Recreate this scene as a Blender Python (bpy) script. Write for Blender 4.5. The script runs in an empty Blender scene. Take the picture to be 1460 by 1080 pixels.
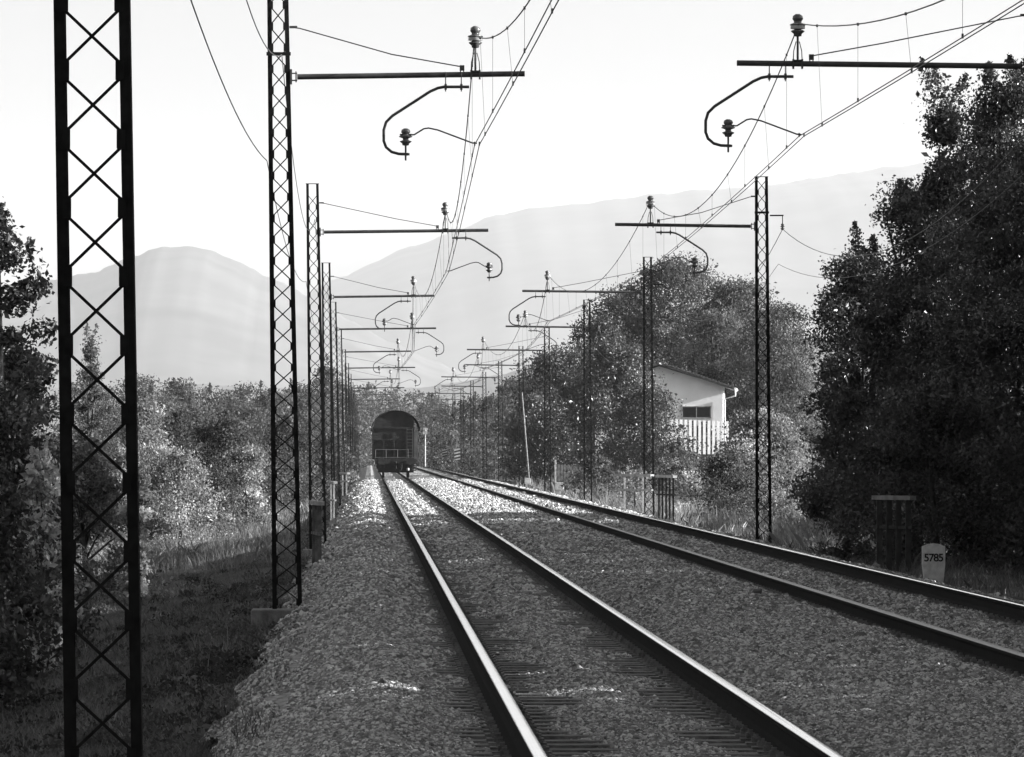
import bpy, math, random
import numpy as np
from mathutils import Vector, Matrix
R = math.radians
sc = bpy.context.scene
COL = sc.collection
F = 9770.0; CX = 527.0; HY = 646.0; H = 1.523     # focal length in px, vanishing point, eye height over rail head
SUN_AZ, SUN_EL = 97.0, 15.0
# ---------------------------------------------------------------- camera
cam = bpy.data.cameras.new('camera'); co = bpy.data.objects.new('camera', cam); COL.objects.link(co)
co.location = (0, 0, H); co.rotation_euler = (R(90), 0, 0)
cam.sensor_width = 36; cam.lens = F/1460*36
cam.shift_x = (730-CX)/1460; cam.shift_y = -(540-HY)/1460
cam.clip_start = .5; cam.clip_end = 60000
sc.camera = co
# ---------------------------------------------------------------- world, sun, exposure
W = bpy.data.worlds.new('World'); sc.world = W; W.use_nodes = True
nt = W.node_tree; bg = nt.nodes['Background']
sky = nt.nodes.new('ShaderNodeTexSky'); sky.sky_type = 'NISHITA'; sky.sun_disc = False
sky.sun_elevation = R(SUN_EL); sky.sun_rotation = R(SUN_AZ); sky.dust_density = 3.0; sky.air_density = 1.0
bw = nt.nodes.new('ShaderNodeRGBToBW')
nt.links.new(sky.outputs[0], bw.inputs[0]); nt.links.new(bw.outputs[0], bg.inputs[0])
bg.inputs[1].default_value = 0.055
sl = bpy.data.lights.new('sun', 'SUN'); so = bpy.data.objects.new('sun', sl); COL.objects.link(so)
sl.energy = 5.0; sl.angle = R(.5); sl.color = (1, 1, 1)
sd = Vector((math.sin(R(SUN_AZ))*math.cos(R(SUN_EL)), math.cos(R(SUN_AZ))*math.cos(R(SUN_EL)), math.sin(R(SUN_EL))))
so.rotation_euler = (-sd).to_track_quat('-Z', 'Y').to_euler(); so.location = sd*300
sc.view_settings.view_transform = 'Standard'; sc.view_settings.look = 'None'
sc.view_settings.exposure = 2.0; sc.view_settings.gamma = 1
sc.render.engine = 'CYCLES'
HAZE = 0.000042
# ---------------------------------------------------------------- helpers
rng = np.random.default_rng(7); random.seed(7)
def at(px, py, Y): return Vector(((px-CX)*Y/F, Y, H+(HY-py)*Y/F))
def link(o, parent=None):
    COL.objects.link(o)
    if parent is not None:
        o.parent = parent; o.matrix_parent_inverse = Matrix.Translation(-Vector(parent.location))
    return o
def tag(o, label=None, cat=None, group=None, kind=None):
    if label: o['label'] = label
    if cat: o['category'] = cat
    if group: o['group'] = group
    if kind: o['kind'] = kind
    return o
def empty(name, loc, label, cat, group=None):
    o = bpy.data.objects.new(name, None); o.location = loc; o.empty_display_size = .2; COL.objects.link(o)
    return tag(o, label, cat, group)
class MB:
    def __init__(s): s.v = []; s.f = []; s.sm = []
    def face_block(s, vs, fs, smooth=False):
        b = len(s.v); s.v += [tuple(p) for p in vs]; s.f += [tuple(b+i for i in f) for f in fs]; s.sm += [smooth]*len(fs)
    def box(s, c, size, M=None):
        c = Vector(c); hx, hy, hz = [k/2 for k in size]
        vs = [Vector((x, y, z)) for x in (-hx, hx) for y in (-hy, hy) for z in (-hz, hz)]
        if M is not None: vs = [M @ p for p in vs]
        s.face_block([c+p for p in vs], [(0,1,3,2), (4,6,7,5), (0,4,5,1), (2,3,7,6), (0,2,6,4), (1,5,7,3)])
    def bar(s, a, b, w, d, up=Vector((0, 1, 0))):
        a = Vector(a); b = Vector(b); z = (b-a); L = z.length; z.normalize()
        x = up.cross(z)
        if x.length < 1e-4: x = Vector((1, 0, 0)).cross(z)
        x.normalize(); y = z.cross(x)
        M = Matrix((x, y, z)).transposed()
        s.box((a+b)/2, (w, d, L), M)
    def tube(s, pts, r, n=8, closed=True):
        pts = [Vector(p) for p in pts]; m = len(pts)
        rs = r if hasattr(r, '__len__') else [r]*m
        t0 = (pts[1]-pts[0]).normalized(); u = t0.orthogonal().normalized()
        vs = []
        for i, p in enumerate(pts):
            t = (pts[min(i+1, m-1)]-pts[max(i-1, 0)]).normalized()
            u = (u-t*u.dot(t)).normalized(); w = t.cross(u)
            for k in range(n):
                a = 2*math.pi*k/n; vs.append(p+(u*math.cos(a)+w*math.sin(a))*rs[i])
        fs = [(i*n+k, i*n+(k+1) % n, (i+1)*n+(k+1) % n, (i+1)*n+k) for i in range(m-1) for k in range(n)]
        s.face_block(vs, fs, True)
        if closed: s.face_block(vs[:n], [tuple(range(n))[::-1]]); s.face_block(vs[-n:], [tuple(range(n))])
    def lathe(s, c, prof, n=14):
        c = Vector(c); vs = []; m = len(prof)
        for r, z in prof:
            for k in range(n):
                a = 2*math.pi*k/n; vs.append(c+Vector((r*math.cos(a), r*math.sin(a), z)))
        fs = [(i*n+k, i*n+(k+1) % n, (i+1)*n+(k+1) % n, (i+1)*n+k) for i in range(m-1) for k in range(n)]
        s.face_block(vs, fs, True)
        s.face_block(vs[:n], [tuple(range(n))[::-1]]); s.face_block(vs[-n:], [tuple(range(n))])
    def prism(s, poly, c, axis_len, M=None):
        """poly in local xz, extruded along local y"""
        n = len(poly); c = Vector(c)
        vs = [Vector((x, -axis_len/2, z)) for x, z in poly]+[Vector((x, axis_len/2, z)) for x, z in poly]
        if M is not None: vs = [M @ p for p in vs]
        fs = [(i, (i+1) % n, n+(i+1) % n, n+i) for i in range(n)]+[tuple(range(n))[::-1], tuple(range(n, 2*n))]
        s.face_block([c+p for p in vs], fs)
    def build(s, name, mat, parent=None, bevel=0):
        me = bpy.data.meshes.new(name); me.from_pydata(s.v, [], s.f)
        me.polygons.foreach_set('use_smooth', s.sm)
        me.materials.append(mat); me.update()
        o = bpy.data.objects.new(name, me)
        if bevel:
            b = o.modifiers.new('bevel', 'BEVEL'); b.width = bevel; b.segments = 2; b.limit_method = 'ANGLE'
        return link(o, parent)
def np_mesh(name, V, Fq, mat, parent=None, smooth=False, tone=None):
    """V (n,3), Fq (m,k) with constant k"""
    me = bpy.data.meshes.new(name); n = len(V); m, k = Fq.shape
    me.vertices.add(n); me.vertices.foreach_set('co', V.astype(np.float32).ravel())
    me.loops.add(m*k); me.loops.foreach_set('vertex_index', Fq.astype(np.int32).ravel())
    me.polygons.add(m); me.polygons.foreach_set('loop_start', np.arange(0, m*k, k, dtype=np.int32))
    me.polygons.foreach_set('use_smooth', np.full(m, smooth))
    if tone is not None:
        a = me.attributes.new('tone', 'FLOAT', 'FACE'); a.data.foreach_set('value', tone.astype(np.float32))
    me.update(calc_edges=True); me.validate()
    me.materials.append(mat)
    return link(bpy.data.objects.new(name, me), parent)
# ---------------------------------------------------------------- materials (all greys: the photograph is black and white)
def mat(name, col, rough=.8, metal=0., vary=.25, scale=6., bump=0., bscale=30., spec=.3, noise2=None):
    m = bpy.data.materials.new(name); m.use_nodes = True; t = m.node_tree; p = t.nodes['Principled BSDF']
    p.inputs['Roughness'].default_value = rough; p.inputs['Metallic'].default_value = metal
    p.inputs['Specular IOR Level'].default_value = spec
    g = t.nodes.new('ShaderNodeNewGeometry'); n = t.nodes.new('ShaderNodeTexNoise'); n.inputs['Scale'].default_value = scale
    n.inputs['Detail'].default_value = 6
    t.links.new(g.outputs['Position'], n.inputs['Vector'])
    r = t.nodes.new('ShaderNodeValToRGB'); e = r.color_ramp.elements
    a = col*(1-vary); b = min(1, col*(1+vary)); e[0].position = .3; e[1].position = .7
    e[0].color = (a, a, a, 1); e[1].color = (b, b, b, 1)
    t.links.new(n.outputs['Fac'], r.inputs[0]); t.links.new(r.outputs[0], p.inputs['Base Color'])
    if bump:
        n2 = t.nodes.new('ShaderNodeTexNoise'); n2.inputs['Scale'].default_value = bscale; n2.inputs['Detail'].default_value = 5
        t.links.new(g.outputs['Position'], n2.inputs['Vector'])
        bp = t.nodes.new('ShaderNodeBump'); bp.inputs['Distance'].default_value = bump
        t.links.new(n2.outputs['Fac'], bp.inputs['Height']); t.links.new(bp.outputs[0], p.inputs['Normal'])
    return m
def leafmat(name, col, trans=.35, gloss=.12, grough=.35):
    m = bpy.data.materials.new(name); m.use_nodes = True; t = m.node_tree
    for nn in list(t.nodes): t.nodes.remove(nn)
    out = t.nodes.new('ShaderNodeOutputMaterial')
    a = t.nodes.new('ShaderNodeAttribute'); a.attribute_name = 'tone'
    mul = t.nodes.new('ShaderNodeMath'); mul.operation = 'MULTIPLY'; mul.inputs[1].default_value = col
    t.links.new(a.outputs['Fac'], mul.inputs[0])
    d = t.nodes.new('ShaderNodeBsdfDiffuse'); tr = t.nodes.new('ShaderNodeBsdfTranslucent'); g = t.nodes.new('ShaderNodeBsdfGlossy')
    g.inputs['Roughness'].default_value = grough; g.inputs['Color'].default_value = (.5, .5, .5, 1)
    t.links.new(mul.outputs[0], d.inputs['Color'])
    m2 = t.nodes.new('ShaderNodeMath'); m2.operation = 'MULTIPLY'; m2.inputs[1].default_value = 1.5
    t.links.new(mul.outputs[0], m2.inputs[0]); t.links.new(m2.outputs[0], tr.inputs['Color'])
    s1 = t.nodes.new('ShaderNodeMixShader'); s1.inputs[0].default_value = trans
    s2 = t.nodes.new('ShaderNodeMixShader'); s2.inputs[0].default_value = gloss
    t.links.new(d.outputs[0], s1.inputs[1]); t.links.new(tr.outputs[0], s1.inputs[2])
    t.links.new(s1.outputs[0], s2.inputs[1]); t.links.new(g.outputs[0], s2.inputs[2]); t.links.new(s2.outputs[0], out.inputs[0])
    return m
M_steel = mat('dark_painted_steel', .010, .8, vary=.5, scale=20, spec=.12)
M_tube = mat('galvanised_tube_dark', .05, .5, vary=.3, scale=10)
M_wire = mat('copper_wire_dark', .04, .45, vary=.2)
M_porc = mat('glazed_porcelain', .10, .2, vary=.3, scale=20, spec=.6)
M_porcl = mat('glazed_porcelain_light', .45, .25, vary=.2, scale=20, spec=.6)
M_conc = mat('weathered_concrete', .30, .9, vary=.35, scale=5, bump=.01, bscale=40)
M_concd = mat('mossy_dark_concrete', .10, .9, vary=.5, scale=6, bump=.01, bscale=40)
M_conc2 = mat('grey_footing_concrete', .18, .9, vary=.4, scale=6, bump=.01, bscale=40)
M_railing = mat('blackened_railing', .035, .9, vary=.4, scale=9)
M_rail = mat('rusty_rail_side', .008, .9, vary=.4, scale=12, spec=.05)
M_head = mat('polished_rail_head', .92, .10, metal=1, vary=.05, scale=3)
M_headd = mat('dull_rail_head', .16, .4, metal=.7, vary=.2, scale=3)
M_wood = mat('creosoted_timber', .14, .85, vary=.5, scale=14, bump=.01, bscale=60)
M_bark = mat('rough_bark', .06, .95, vary=.5, scale=8, bump=.03, bscale=12)
M_ground = mat('soil_and_dry_grass', .04, .95, vary=.5, scale=.9, bump=.05, bscale=8)
M_ball = mat('ballast_bed', .25, .95, vary=.5, scale=14, bump=.03, bscale=22)
M_hill = mat('wooded_hillside', .045, .95, vary=.6, scale=.006)
M_plaster = mat('pale_plaster', .86, .9, vary=.06, scale=1.2, bump=.003)
M_tile = mat('roof_tiles', .09, .85, vary=.4, scale=4)
M_white = mat('white_paint', .85, .7, vary=.1, scale=4)
M_lime = mat('limewashed_stone', .62, .9, vary=.25, scale=9, bump=.004)
M_black = mat('black_paint', .02, .7, vary=.2)
M_wag = mat('grimy_wagon_steel', .012, .85, vary=.5, scale=2.5)
M_wagl = mat('light_wagon_panel', .06, .7, vary=.4, scale=2)
M_glass = mat('dark_glass', .02, .1, vary=.1, spec=.6)
def stone_mat():
    m = bpy.data.materials.new('crushed_stone'); m.use_nodes = True; t = m.node_tree; p = t.nodes['Principled BSDF']
    p.inputs['Roughness'].default_value = .9; p.inputs['Specular IOR Level'].default_value = .2
    oi = t.nodes.new('ShaderNodeObjectInfo'); r = t.nodes.new('ShaderNodeValToRGB'); e = r.color_ramp.elements
    e[0].color = (.10, .10, .10, 1); e[1].color = (.64, .64, .64, 1); e[1].position = 1
    k = e.new(.55); k.color = (.27, .27, .27, 1)
    t.links.new(oi.outputs['Random'], r.inputs[0]); t.links.new(r.outputs[0], p.inputs['Base Color'])
    return m
M_stone = stone_mat()
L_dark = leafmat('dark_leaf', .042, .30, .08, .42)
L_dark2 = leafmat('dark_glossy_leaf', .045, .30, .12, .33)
L_pale = leafmat('pale_leaf', .30, .35, .04, .5)  # own tone of the weeds; on the left bushes it stands in for sunlight
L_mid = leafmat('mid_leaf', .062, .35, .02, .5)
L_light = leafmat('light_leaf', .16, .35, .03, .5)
L_grass = leafmat('grass_blade', .10, .35, .03, .5)
L_dry = leafmat('dry_grass_blade', .13, .4, .03, .5)
# ---------------------------------------------------------------- ground and ballast
GX = [-30000, -3000, -300, -80, -30, -12, -6, -3, -1.7, -1.15, -.9, 0, 4, 7.6, 8.2, 10, 15, 30, 60, 300, 3000, 30000]
GZ = [-6, -4, -3, -2.4, -2.1, -1.8, -1.5, -1.05, -.75, -.62, -.6, -.6, -.6, -.5, -.5, -.6, -.85, -1.1, -1.3, -2, -4, -6]
def gz(x, y=0):
    b = np.interp(x, GX, GZ)
    a = np.clip((np.abs(x-3.5)-4.8)/3, 0, 1)*np.exp(-np.abs(x)/200.)
    return b + a*(.13*np.sin(x*.9+y*.21)+.10*np.sin(y*.37-x*.5)+.08*np.sin(x*2.1+1.3*y*.5))
xs = np.unique(np.concatenate([np.array(GX, float), np.arange(-30, -2, .7), np.arange(-2, 12, .35), np.arange(12, 60, 1.5)]))
ys = np.unique(np.concatenate([np.arange(-60, 20, 4), np.arange(20, 260, .8), np.arange(260, 700, 4), np.geomspace(700, 40000, 20)]))
gx, gy = np.meshgrid(xs, ys); V = np.stack([gx.ravel(), gy.ravel(), gz(gx, gy).ravel()], 1)
nx, ny = len(xs), len(ys)
i, j = np.meshgrid(np.arange(nx-1), np.arange(ny-1)); b = (j*nx+i).ravel()
Q = np.stack([b, b+1, b+nx+1, b+nx], 1)
tag(np_mesh('ground', V, Q, M_ground, smooth=True), kind='structure')
BX = [-1.25, -.95, -.7, -.3, .1, .45, .74, .86, .98, 1.3, 1.61, 1.95, 2.24, 2.36, 2.5, 2.9, 3.65, 4.3, 4.7, 4.95, 5.2, 5.7, 6.2, 6.45, 6.7, 7.1, 7.6, 7.9, 8.15, 8.5]
BZ = [-.80, -.52, -.34, -.17, -.10, -.17, -.21, -.215, -.215, -.19, -.15, -.19, -.215, -.215, -.18, -.12, -.11, -.11, -.15, -.19, -.17, -.12, -.16, -.18, -.16, -.18, -.24, -.36, -.55, -.85]
def bz(x, y=0):
    return np.interp(x, BX, BZ)+.012*np.sin(x*5+y*1.7)+.012*np.sin(y*.9)
xs = np.unique(np.concatenate([np.array(BX), np.arange(-1.25, 8.5, .12)])); ys = np.concatenate([np.arange(-20, 30, 2.), np.arange(30, 120, .25), np.arange(120, 420, 1), np.arange(420, 900, 8)])
gx, gy = np.meshgrid(xs, ys)
wob = .10*np.sin(gy*.6)+.07*np.sin(gy*1.7+1)+.05*np.sin(gy*4.1)
gxx = gx+np.where((gx < -.6) | (gx > 7.7), wob, 0)
V = np.stack([gxx.ravel(), gy.ravel(), (bz(gx, gy)+rng.normal(0, .006, gx.shape)).ravel()], 1)
nx, ny = len(xs), len(ys)
i, j = np.meshgrid(np.arange(nx-1), np.arange(ny-1)); b = (j*nx+i).ravel()
Q = np.stack([b, b+1, b+nx+1, b+nx], 1)
tag(np_mesh('ballast_bed', V, Q, M_ball), kind='structure')
# loose stones over the bed (uncountable: geometry nodes on a point cloud mesh)
RX = [.86, 2.36, 4.95, 6.45]
def stones():
    P = []; S = []
    for y0, y1, den, s in ((32, 48, 3000, .0095), (48, 70, 1700, .012), (70, 110, 560, .0165), (110, 190, 170, .023), (190, 420, 60, .033)):
        area = (y1-y0)*10.2; n = int(area*den)
        x = rng.uniform(-1.25, 8.6, n); y = rng.uniform(y0, y1, n)
        px = CX+x*F/y; k = (px > -120) & (px < 1640)
        for r in RX: k &= np.abs(x-r) > .11
        for c in (1.61, 5.70):   # sleeper ends and bearing areas stay clearer next to the rails in the foreground
            near = ((np.abs(x-c) > .48) & (np.abs(x-c) < .70))
            ph = np.mod(y, .6); k &= ~(near & ((np.abs(ph-.3) < .15) | (rng.uniform(0, 1, n) < .75)) & (y < 70))
        x = x[k]; y = y[k]
        wob = .10*np.sin(y*.6)+.07*np.sin(y*1.7+1)+.05*np.sin(y*4.1)
        xx = x+np.where((x < -.6) | (x > 7.7), wob, 0)
        sc_ = s*np.exp(rng.normal(0, .28, len(x)))
        z = bz(x, y)+sc_*.25
        P.append(np.stack([xx, y, z], 1)); S.append(sc_)
    P = np.concatenate(P); S = np.concatenate(S); n = len(P)
    me = bpy.data.meshes.new('ballast_stones'); me.vertices.add(n); me.vertices.foreach_set('co', P.astype(np.float32).ravel())
    a = me.attributes.new('scl', 'FLOAT_VECTOR', 'POINT')
    sv = S[:, None]*np.stack([rng.uniform(.8, 1.35, n), rng.uniform(.8, 1.35, n), rng.uniform(.55, .95, n)], 1)
    a.data.foreach_set('vector', sv.astype(np.float32).ravel())
    a = me.attributes.new('rot', 'FLOAT_VECTOR', 'POINT'); a.data.foreach_set('vector', rng.uniform(0, 6.28, (n, 3)).astype(np.float32).ravel())
    o = link(bpy.data.objects.new('ballast_stones', me)); me.materials.append(M_stone)
    ng = bpy.data.node_groups.new('scatter_stones', 'GeometryNodeTree')
    ng.interface.new_socket('Geometry', in_out='INPUT', socket_type='NodeSocketGeometry')
    ng.interface.new_socket('Geometry', in_out='OUTPUT', socket_type='NodeSocketGeometry')
    N = ng.nodes; L = ng.links
    gi = N.new('NodeGroupInput'); go = N.new('NodeGroupOutput')
    ico = N.new('GeometryNodeMeshIcoSphere'); ico.inputs['Radius'].default_value = 1; ico.inputs['Subdivisions'].default_value = 2
    sp = N.new('GeometryNodeSetPosition'); nz = N.new('ShaderNodeTexNoise'); nz.inputs['Scale'].default_value = 1.1; nz.inputs['Detail'].default_value = 1
    sub = N.new('ShaderNodeVectorMath'); sub.operation = 'SUBTRACT'; sub.inputs[1].default_value = (.5, .5, .5)
    scl = N.new('ShaderNodeVectorMath'); scl.operation = 'SCALE'; scl.inputs['Scale'].default_value = 1.5
    L.new(nz.outputs['Color'], sub.inputs[0]); L.new(sub.outputs[0], scl.inputs[0]); L.new(scl.outputs[0], sp.inputs['Offset'])
    L.new(ico.outputs['Mesh'], sp.inputs['Geometry'])
    sm = N.new('GeometryNodeSetMaterial'); sm.inputs['Material'].default_value = M_stone; L.new(sp.outputs[0], sm.inputs['Geometry'])
    iop = N.new('GeometryNodeInstanceOnPoints'); L.new(gi.outputs[0], iop.inputs['Points']); L.new(sm.outputs[0], iop.inputs['Instance'])
    at1 = N.new('GeometryNodeInputNamedAttribute'); at1.data_type = 'FLOAT_VECTOR'; at1.inputs['Name'].default_value = 'rot'
    at2 = N.new('GeometryNodeInputNamedAttribute'); at2.data_type = 'FLOAT_VECTOR'; at2.inputs['Name'].default_value = 'scl'
    L.new(at1.outputs['Attribute'], iop.inputs['Rotation']); L.new(at2.outputs['Attribute'], iop.inputs['Scale'])
    L.new(iop.outputs[0], go.inputs[0])
    md = o.modifiers.new('scatter', 'NODES'); md.node_group = ng
    tag(o, kind='stuff', label='grey crushed stone ballast under and beside both tracks', cat='ballast')
stones()
# ---------------------------------------------------------------- tracks
PROF = [(-.075, -.172), (.075, -.172), (.075, -.160), (.03, -.148), (.010, -.128), (.0085, -.058), (.030, -.040), (.036, -.034), (.036, -.0065)]
def rail(x, dz, headmat, parent):
    full = PROF+[(-a, b) for a, b in PROF[::-1][:-2]]
    n = len(full); ysr = np.concatenate([[-20, 5], np.arange(30, 900, 15)])
    m = MB(); vs = [(x+a, y, b+dz) for y in ysr for a, b in full]
    m.face_block(vs, [(i*n+k, i*n+(k+1) % n, (i+1)*n+(k+1) % n, (i+1)*n+k) for i in range(len(ysr)-1) for k in range(n)])
    rl = m.build('rail', M_rail, parent)
    hp = [(-.0362, -.012), (-.0362, -.0055), (-.028, -.0012), (-.012, .0005), (.012, .0005), (.028, -.0012), (.0362, -.0055), (.0362, -.012)]
    n = len(hp); m = MB(); vs = [(x+a, y, b+dz) for y in ysr for a, b in hp]
    m.face_block(vs, [(i*n+k, i*n+k+1, (i+1)*n+k+1, (i+1)*n+k) for i in range(len(ysr)-1) for k in range(n-1)], True)
    m.build('running_surface', headmat, rl)
def sleeper_mb(m, c, y, dz):
    j = random.uniform(-.012, .012)
    m.box((c+j, y, -.245+dz+random.uniform(-.004, .003)), (2.5, .25, .145))
    for s in (-.75, .75):
        m.box((c+s, y, -.168+dz), (.34, .16, .012))
        for q in (-.11, .11):
            m.box((c+s+q, y, -.150+dz), (.05, .05, .04)); m.box((c+s+q, y, -.128+dz), (.03, .03, .03))
def track(c, label, dzs, heads):
    t = empty('railway_track', (c, 30, -.3), label, 'railway track', 'railway tracks')
    for s, dz, hm in zip((-.75, .75), dzs, heads): rail(c+s, dz, hm, t)
    base = round(33/.6)*.6+.3
    for k in range(100):
        m = MB(); sleeper_mb(m, c, base+.6*k, 0); m.build('sleeper', M_wood, t)
    m = MB()
    for k in range(100, 340): sleeper_mb(m, c, base+.6*k, 0)
    o = m.build('sleeper', M_wood, t); o['kind'] = 'stuff'
    m = MB()
    for k in range(-18, 0): sleeper_mb(m, c, base+.6*k, 0)
    o = m.build('sleeper', M_wood, t); o['kind'] = 'stuff'
track(1.61, 'railway track on the left with two bright polished rails, the one the train stands on', (0, 0), (M_head, M_head))
track(5.70, 'empty railway track on the right, nearest the house, its inner rail dull', (0, .03), (M_headd, M_head))
# ---------------------------------------------------------------- lattice masts with their brackets
ORD = ['nearest', 'second', 'third', 'fourth', 'fifth', 'sixth', 'seventh', 'eighth', 'ninth', 'tenth', 'eleventh', 'twelfth', 'thirteenth', 'fourteenth', 'fifteenth', 'sixteenth']
ZA = 4.80+H          # height of the bracket arm over the rail head
ZC = 3.95+H          # contact wire
ZM = 5.33+H          # messenger wire at the insulator
def insulator(c, z0, z1, r, parent, name='insulator'):
    m = MB(); h = z1-z0
    m.lathe((c[0], c[1], 0), [(.02, z0), (r*.55, z0+.02*h), (r*.6, z0+.12*h), (r, z0+.22*h), (r*1.0, z0+.26*h), (r*.5, z0+.32*h), (r*.5, z0+.42*h),
                              (r*1.15, z0+.5*h), (r*1.15, z0+.54*h), (r*.55, z0+.62*h), (r*.6, z0+.7*h), (r*.8, z0+.78*h), (r*.7, z0+.92*h), (r*.3, z0+h)], 16)
    return m.build(name, M_porc, parent)
def mast(Y, xm, side, xend, xc, hd, base, lean, label, group, wb=.38, wt=.27, ztop=7.37, n=0, detail=True, armdir_tilt=.0):
    """side=+1: mast left of its track, arm reaches to +x"""
    e = empty('lattice_mast', (xm, Y, base), label, 'mast', group)
    def cx(z): return xm-lean*(z-base)/8
    def w(z): return wb+(wt-wb)*(z-base)/(7.37-base)
    cw = .062 if wb > .33 else .050
    for s in (-1, 1):
        m = MB(); dp = .14
        a = Vector((cx(base)+s*(w(base)/2-cw/2), Y, base)); b = Vector((cx(ztop)+s*(w(ztop)/2-cw/2), Y, ztop))
        # channel: web outside, two flanges pointing inwards
        m.bar(a+Vector((s*(cw/2-.006), 0, 0)), b+Vector((s*(cw/2-.006), 0, 0)), .012, dp)
        for q in (-1, 1):
            m.bar(a+Vector((0, q*(dp/2-.005), 0)), b+Vector((0, q*(dp/2-.005), 0)), cw-.013, .0095)
        m.build('channel_post', M_steel, e)
    p = .272; m = MB(); z = base+.12
    while z+p < ztop:
        za, zb = z+.1*p, z+.9*p; f = -.077
        for s in (-1, 1):
            m.bar((cx(za)+s*(w(za)/2-cw*.75), Y+f-.006*(s > 0), za), (cx(zb)-s*(w(zb)/2-cw*.75), Y+f-.006*(s > 0), zb), .015 if wb > .33 else .0125, .005)
            if detail:
                zc_ = z; m.box((cx(zc_)+s*(w(zc_)/2-cw*.85), Y+f-.012, zc_), (.045, .006, .085) if wb > .33 else (.034, .006, .075))
        z += p
    m.box((cx(ztop), Y, ztop+.004), (w(ztop)+.02, .16, .012))
    if n == 1:
        m.box((cx(ZA+.29), Y-.085, ZA+.29), (w(ZA+.29)+.03, .02, .045))
    m.build('lacing', M_steel, e)
    m = MB(); m.box((xm-(.06 if n == 1 else 0), Y, base-.15), (wb+(.42 if n == 1 else .28), .8, .36)); m.build('footing', M_conc2, e, bevel=.02)
    if xend is None: return e
    xf = cx(ZA)+side*w(ZA)/2
    # arm
    m = MB(); rise = .04
    m.tube([(xf+side*.09, Y-.02, ZA), (xend, Y-.02, ZA+rise)], .036, 12)
    m.box((xf+side*.012, Y-.02, ZA), (.024, .12, .19)); m.box((xf+side*.05, Y-.02, ZA+.045), (.08, .03, .016)); m.box((xf+side*.05, Y-.02, ZA-.045), (.08, .03, .016))
    m.tube([(xf+side*.075, Y-.02, ZA-.07), (xf+side*.075, Y-.02, ZA+.07)], .009, 6)
    m.build('bracket_arm', M_tube, e)
    za = ZA+rise*.7; xi = xc-.045 if side*hd > 0 else xc-.02
    # tie rod
    m = MB(); xt = xi-side*.17; yt = Y-.02
    m.box((xt, yt, za+.085), (.06, .05, .07)); m.box((xt-.02, yt, za+.045), (.012, .04, .03)); m.box((xt+.02, yt, za+.045), (.012, .04, .03))
    m.tube([(xt, yt, za+.10), (xt-side*.9, yt, za+.26), (xf+side*.12, yt, ZA+.62), (xf-side*.01, yt, ZA+.635)], .008, 6)
    m.box((xf+side*.04, yt, ZA+.635), (.10, .04, .03))
    m.build('tie_rod', M_tube, e)
    # messenger insulator on its stem
    m = MB(); m.tube([(xi, yt, za+.03), (xi, yt, za+.36)], .014, 8)
    for s in (-1, 1): m.tube([(xi+s*.055, yt, za+.04), (xi+s*.05, yt, za+.16), (xi+s*.02, yt, za+.28)], .006, 6); m.box((xi+s*.055, yt, za+.0), (.022, .09, .12))
    m.box((xi, yt, za+.045), (.13, .08, .015))
    st = m.build('insulator_stem', M_tube, e)
    insulator((xi, yt), za+.34, za+.62, .085, st)
    m = MB(); m.lathe((xi, yt, 0), [(.088, za+.435), (.092, za+.45), (.088, za+.50)]); m.build('pale_band', M_porcl, st)
    # hooked steady tube
    d = hd; zt = ZA-.13
    pts = [(-.10, zt), (-.42, zt), (-.50, zt-.015), (-.60, zt-.06), (-1.08, ZA-.50), (-1.16, ZA-.58), (-1.19, ZA-.68), (-1.19, ZA-.82), (-1.16, ZA-.90), (-1.09, ZA-.96), (-1.0, ZA-.985), (-.88, ZA-.99)]
    m = MB(); m.tube([(xc-d*(a), Y-.06, z) for a, z in [(a, z) for a, z in pts]], .019, 10)
    for q in (-.20, -.40):
        m.box((xc-d*q, Y-.06, zt), (.03, .07, .075)); m.tube([(xc-d*q, Y-.06, zt-.06), (xc-d*q, Y-.06, ZA+.06)], .007, 6)
    ho = m.build('steady_hook', M_tube, e)
    xk = xc+d*.91
    m = MB(); m.tube([(xk, Y-.06, ZA-1.07), (xk, Y-.06, ZA-.85)], .012, 8); m.box((xk+0, Y-.06, ZA-.99), (.10, .05, .03)); m.build('insulator_pin', M_tube, ho)
    insulator((xk, Y-.06), ZA-.88, ZA-.66, .075, ho)
    # registration arm to the contact wire
    m = MB(); q = [(-.87, ZA-.745), (-.80, ZA-.74), (-.68, ZA-.665), (-.62, ZA-.655), (-.50, ZA-.68), (-.06, ZA-.845), (.0, ZA-.85)]
    m.tube([(xc-d*a, Y-.06, z) for a, z in q], .010, 8); m.box((xk, Y-.06, ZA-.74), (.15, .05, .022))
    for k in (-.03, .03): m.box((xc+k, Y-.06, ZC-.005), (.018, .04, .05))
    m.build('registration_arm', M_tube, ho)
    return e
LEFT = [27.2, 87.5, 149, 211, 266, 326, 388, 448, 508, 568, 628, 688, 748, 808]
LX = [-1.04, -1.05, -1.12, -1.22, -1.3, -1.33, -1.35]+[-1.36]*7
RIGHT = [85.1, 145.2, 204.8, 262, 321, 376, 436, 496, 556, 616, 676, 736, 796, 856]
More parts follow.
